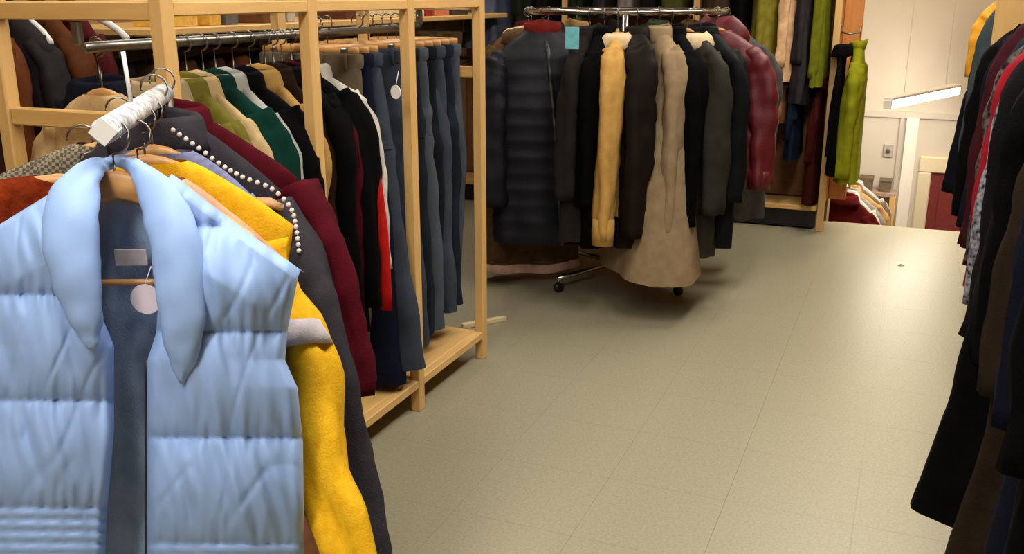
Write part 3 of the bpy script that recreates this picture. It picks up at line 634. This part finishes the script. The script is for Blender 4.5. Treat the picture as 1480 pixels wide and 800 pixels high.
q0 = rail(1.62) - Vector((A1.x, A1.y, 0)); MB().tube([q0 + Vector((0, 0, .012)), q0 + Vector((-.006, 0, .1))], .0035, 8).build('sign_rod', WHITEPL, st)
GA = 'clothes on the arm stand'
def A_(d, name, label, cat, m, rz=None, dz=0, **k):
    p = rail(d) - Vector((0, 0, .085 - dz)) + u * k.pop('shift', 0)
    return garment(name, label, cat, GA, p, ARZ if rz is None else rz, m, hr=.024, **k)
yel = cloth('yellow_twill', (232, 182, 38), rgb2=(212, 158, 24), scale=60); yelin = cloth('lavender_lining', (206, 196, 200))
charj = cloth('charcoal_twill', (58, 55, 60), rgb2=(44, 42, 48)); mar = cloth('burgundy_knit', (80, 12, 24), rgb2=(62, 8, 18))
lav = cloth('lavender_cotton', (138, 144, 184)); peachc = cloth('peach_cotton', (244, 172, 136)); rust = cloth('rust_knit', (134, 48, 16), rgb2=(84, 26, 8), scale=70, mix=.5, bump=.8, bscale=90)
hound = cloth('houndstooth', (150, 138, 116), rgb2=(92, 84, 70), kind='checker', scale=150)
A_(1.56, 'cotton_blouse', 'peach and cream blouse pressed behind the pale blue vest', 'blouse', peachc, L=.8, shift=.012, sw=.215, hw=.272, sd=.14, dep=.03, slen=.0, fold=.006, collar='none', dz=-.018)
A_(1.62, 'knit_sweater', 'rust brown chunky knit hanging crooked behind the vest', 'sweater', rust, L=.55, sw=.25, sd=.085, dep=.03, slen=.4, sr=.04, ry=.22, dz=-.03, shift=-.1, collar='none')
yj = A_(1.69, 'twill_jacket', 'bright yellow jacket with a pale lavender sleeve band', 'jacket', yel, L=.75, dz=-.01, sw=.25, sd=.125, dep=.045, fold=.007, slen=.6,
        sleeves=(None, [(378, 352, 1.70, 34), (394, 410, 1.70, 24), (432, 480, 1.69, 34), (454, 545, 1.68, 39), (462, 650, 1.66, 40), (492, 740, 1.64, 36), (520, 830, 1.62, 32)]), collar='none', sband=(8, 10, yelin))
A_(1.77, 'cotton_shirt', 'lavender blue shirt between yellow and charcoal jackets', 'shirt', lav, L=.7, sw=.2, sd=.12, dep=.025, slen=.5, sr=.035, dz=-.005, fold=.005, collar='none')
cj = A_(1.85, 'twill_coat', 'charcoal coat trimmed with a row of pale studs', 'coat', charj, L=1.0, sw=.225, sd=.135, dep=.04, slen=.8, fold=.008, hm=BLACKPL, dz=.03,
        sleeves=(None, [(392, 296, 1.86, 30), (425, 370, 1.86, 44), (450, 450, 1.86, 46), (474, 540, 1.85, 42), (495, 640, 1.84, 38), (520, 740, 1.82, 32), (536, 840, 1.8, 28)]))
iv_ = cj.matrix_basis.inverted()
stud = None
SP = smoothpath([(250, 188), (285, 212), (320, 238), (352, 256), (392, 272), (420, 300), (428, 330), (432, 362)], 26)
for x, y in SP:
    l = iv_ @ at(x, y, d=1.80)
    if stud is None:
        stud = MB().tube([(0, -.004, 0), (0, -.002, 0), (0, .002, 0), (0, .004, 0)], [.0022, .0045, .0045, .0022], 8, up=(1, 0, 0)).build('stud', mat('pearl', (226, 220, 218), .35), cj); so = stud
    else:
        so = bpy.data.objects.new('stud', stud.data); COL.objects.link(so); so.parent = cj
    so.location = l
l0, l1 = iv_ @ at(372, 290, d=1.80), iv_ @ at(408, 300, d=1.81)
MB().tube([l0, (l0 + l1) / 2 + Vector((0, -.004, .004)), l1], [.014, .018, .013], 12, flat=.5).build('shoulder_patch', cloth('tan_patch', (206, 162, 118)), cj)
A_(1.95, 'knit_cardigan', 'burgundy red knit cardigan at the back of the arm stand', 'cardigan', mar, L=.8, sw=.25, sd=.13, dep=.045, slen=.6, dz=.035, fold=.008,
   sleeves=(None, [(425, 270, 1.95, 36), (455, 340, 1.95, 40), (480, 420, 1.94, 36), (500, 500, 1.93, 32), (508, 575, 1.92, 26)]), collar='fold')
A_(1.9, 'tweed_jacket', 'grey checked tweed jacket peeping above the rust knit', 'jacket', hound, L=.6, sw=.25, sd=.11, dep=.025, slen=.45, sr=.04, ry=.16, dz=-.015, shift=-.09, collar='none', rz=ARZ + .05)

# ------------------------------------------------------------------ pale blue quilted vest
VB = cloth('pale_blue_nylon', (154, 185, 234), rgb2=(147, 178, 227), rough=.5, bump=.05, bscale=80, spec=.35)
VLIN = cloth('slate_lining', (152, 174, 202), rgb2=(130, 152, 180), rough=.6)
V0 = rail(1.44) - Vector((0, 0, .088)); VRZ = math.radians(25)
ve = empty('quilted_vest', V0, VRZ); tag(ve, 'pale blue quilted puffer vest hanging open on a wooden hanger', 'vest', GA)
vi = (Matrix.Translation(V0) @ Matrix.Rotation(VRZ, 4, 'Z')).inverted()
vn = Vector((math.sin(VRZ), -math.cos(VRZ), 0))
def vl(x, y, off):
    r = CF + CR * ((x - 740) / FPX) + CU * ((400 - y) / FPX)
    t = ((V0 + vn * off - CAM).dot(vn)) / r.dot(vn)
    return vi @ (CAM + r * t)
def interp(tab, y):
    if y <= tab[0][0]: return tab[0][1]
    for (a, b), (c, d) in zip(tab, tab[1:]):
        if y <= c: return b + (d - b) * (y - a) / (c - a)
    return tab[-1][1]
def panel(name, xin, xout, top, seams, sgn, seed, elastic):
    """xin/xout: y->x tables of zip edge and armhole edge; top: shoulder line ys (inner, outer)"""
    NU, NV = 70, 150; rings = []
    for i in range(NV + 1):
        V = i / NV; row = []
        for j in range(-4, NU + 5):
            U = min(1, max(0, j / NU)); yt = top[0] + (top[1] - top[0]) * U; y = yt + (880 - yt) * V
            xi, xo = interp(xin, y), interp(xout, y); x = xi + (xo - xi) * U
            off = .035 + .045 * math.sin(PI * min(1, .15 + .85 * U)) * min(1, V * 5 + .25)
            s0 = max([s for s in seams if s <= y] or [seams[0] - 150]); s1 = min([s for s in seams if s > y] or [seams[-1] + 150])
            t = (y - s0) / (s1 - s0); h = s1 - s0
            pf = (max(0, math.sin(PI * t))) ** .5
            amp = .026 if h > 60 else .007
            edge = (1 - abs(2 * t - 1)) ; near = 1 - .65 * edge
            wr = nz(x * .034 + seed, y * .006, seed) * .006 + nz(x * .055 - y * .014 + seed, y * .008, 3) * .009 + nz(x * .014, y * .006 + seed, 5) * .008
            cr = abs(nz(x * .017 + y * .005, y * .004 - seed, 9)); crease = -.003 * max(0, 1 - cr * 9)
            gath = .0075 * nz(x * .1, seed, y * .01) * max(0, 1 - 3.0 * min(t * 1.6, 1 - t))
            off += amp * pf + (wr + crease) * min(1, pf) * (1 if h > 60 else .35) + gath * (1 if h > 60 else .5)
            ed = min(U, 1 - U) * NU
            off -= .022 * max(0, 1 - ed / 5) ** 2
            if j < 0: off -= .005 * (-j) ** 1.3
            if j > NU: off -= .024 * (j - NU)
            row.append(vl(x + (j < 0) * sgn * 0, y, off))
        rings.append(row)
    # roll the shoulder back to the rear panel
    first = rings[0]; pre = []
    for k in (2, 1): pre.append([Vector((p.x * (1 - .0 * k), p.y + .03 * k, p.z + .006 * (1 if k == 1 else -1))) for p in first])
    return MB().grid(pre + rings, False).build(name, VB, ve)
LIN = [(250, 128), (440, 140), (500, 165), (620, 165), (740, 155), (880, 148)]
LOUT = [(300, -45), (420, -30), (500, -30), (560, -48), (880, -58)]
RIN = [(260, 240), (480, 226), (520, 213), (880, 213)]
ROUT = [(262, 424), (405, 430), (475, 416), (520, 412), (560, 430), (640, 438), (880, 441)]
panel('front_panel', LIN, LOUT, (252, 352), [272, 425, 578, 733, 750, 767, 784, 801, 818, 835, 852, 869], -1, 3.1, True)
panel('front_panel', RIN, ROUT, (262, 403), [326, 479, 632, 785, 802, 819, 836, 853, 870], 1, 8.7, True)
# rear panel and lining
for nm, m, yy, sc in (('back_panel', VB, .075, 1.0), ('lining', VLIN, .03, .94)):
    rg = []
    for i in range(40):
        y = 255 + (880 - 255) * i / 39; ring = []
        for j in range(41):
            U = j / 40; xa, xb = interp(LOUT, y) + 10, interp(ROUT, y) - 14; x = (xa + (xb - xa) * U - 195) * sc + 195
            yt = y if y > 410 else max(y, 258 + abs(x - 190) * .62)
            p = vl(x, yt, -yy - .012 * (nz(x * .03, y * .004, 4) * 1.6 + math.sin(x * .12 + nz(x * .01, y * .01, 0) * 4) * .4) - (.015 * abs(math.sin(PI * y / 153)) ** .6 if nm == 'back_panel' else 0))
            ring.append(p)
        rg.append(ring)
    MB().grid(rg, False).build(nm, m, ve)
# puffy open collar
CP = [(134, 502, .105, 5), (126, 470, .108, 20), (112, 410, .105, 34), (103, 345, .095, 39), (107, 290, .07, 36), (128, 250, .03, 20), (155, 236, -.02, 9), (182, 236, -.02, 9), (205, 252, .02, 18), (235, 295, .06, 33), (255, 360, .09, 37), (262, 440, .105, 35), (265, 505, .108, 24), (264, 552, .105, 4)]
cpts = []
for x, y, o, r in CP:
    p = vl(x, y, o); cpts.append((p.x, p.y, p.z, r / FPX * 1.4))
cpp = smoothpath(cpts, 70)
def cdis(t, th): return .0045 * nz(t * 26, math.cos(th) * 1.2, math.sin(th) * 1.2) + .002 * 0
MB().tube([p[:3] for p in cpp], [(p[3], p[3] * .55 + .004) for p in cpp], 20, disp=cdis, up=(0, 1, 0)).build('collar', VB, ve)
# zipper tape along the right front edge, label, tag
zp = [vl(211.5, y, .022 + .004 * math.sin(y * .05)) for y in range(520, 881, 20)]
MB().tube(zp, .0028, 6).build('zipper', mat('dark_zip', (34, 38, 48), .5), ve)
a, b = vl(165, 360, -.02), vl(214, 383, -.02)
MB().box((a.x, a.y - .002, b.z), (b.x, a.y + .002, a.z), .0005).build('care_label', mat('label_white', (216, 204, 206), .8), ve, False)
c = vl(211, 432, .02); MB().disc(c, (.1, 1, 0), .024, .002, 18).build('price_tag', mat('pinkish_tag', (226, 208, 210), .8, rgb2=(220, 202, 204)), ve, False); pto = COL.objects[-1]
MB().tube([c + Vector((0, 0, .022)), c + Vector((.01, .01, .05))], .0008, 5).build('tag_string', WHITEPL, pto)
hanger(V0, VRZ, 'pale wooden hanger with trouser bar inside the blue vest', HANGWOOD, half=.2, drop=.11, bar=True, hr=.027, thick=.024, barz=-.152)

# ------------------------------------------------------------------ small things on the floor
c = at(1302, 383, Z=.0); e = empty('floor_plate', c); tag(e, 'small round grey cover plate set in the bright floor', 'cover plate')
MB().disc((0, 0, .002), (0, 0, 1), .018, .004, 16).build('cap', STEEL, e, False); MB().disc((0, 0, .005), (0, 0, 1), .006, .003, 8).build('screw', BLACKPL, e, False)
a, b = at(668, 468, Z=.02), at(729, 457, Z=.02); d_ = b - a
e = empty('wooden_batten', ((a.x + b.x) / 2, (a.y + b.y) / 2, 0), math.atan2(d_.y, d_.x)); tag(e, 'pale wooden batten lying on the floor behind the timber rack end', 'batten')
MB().box((-d_.length / 2, -.012, 0), (d_.length / 2, .012, .022), .003).build('strip', mat('pale_batten', (226, 204, 160), .6, rgb2=(214, 190, 146)), e, False)
MB().box((d_.length / 2 + .0005, -.012, 0), (d_.length / 2 + .006, .012, .022), .002).build('end_cap', WHITEPL, e, False)
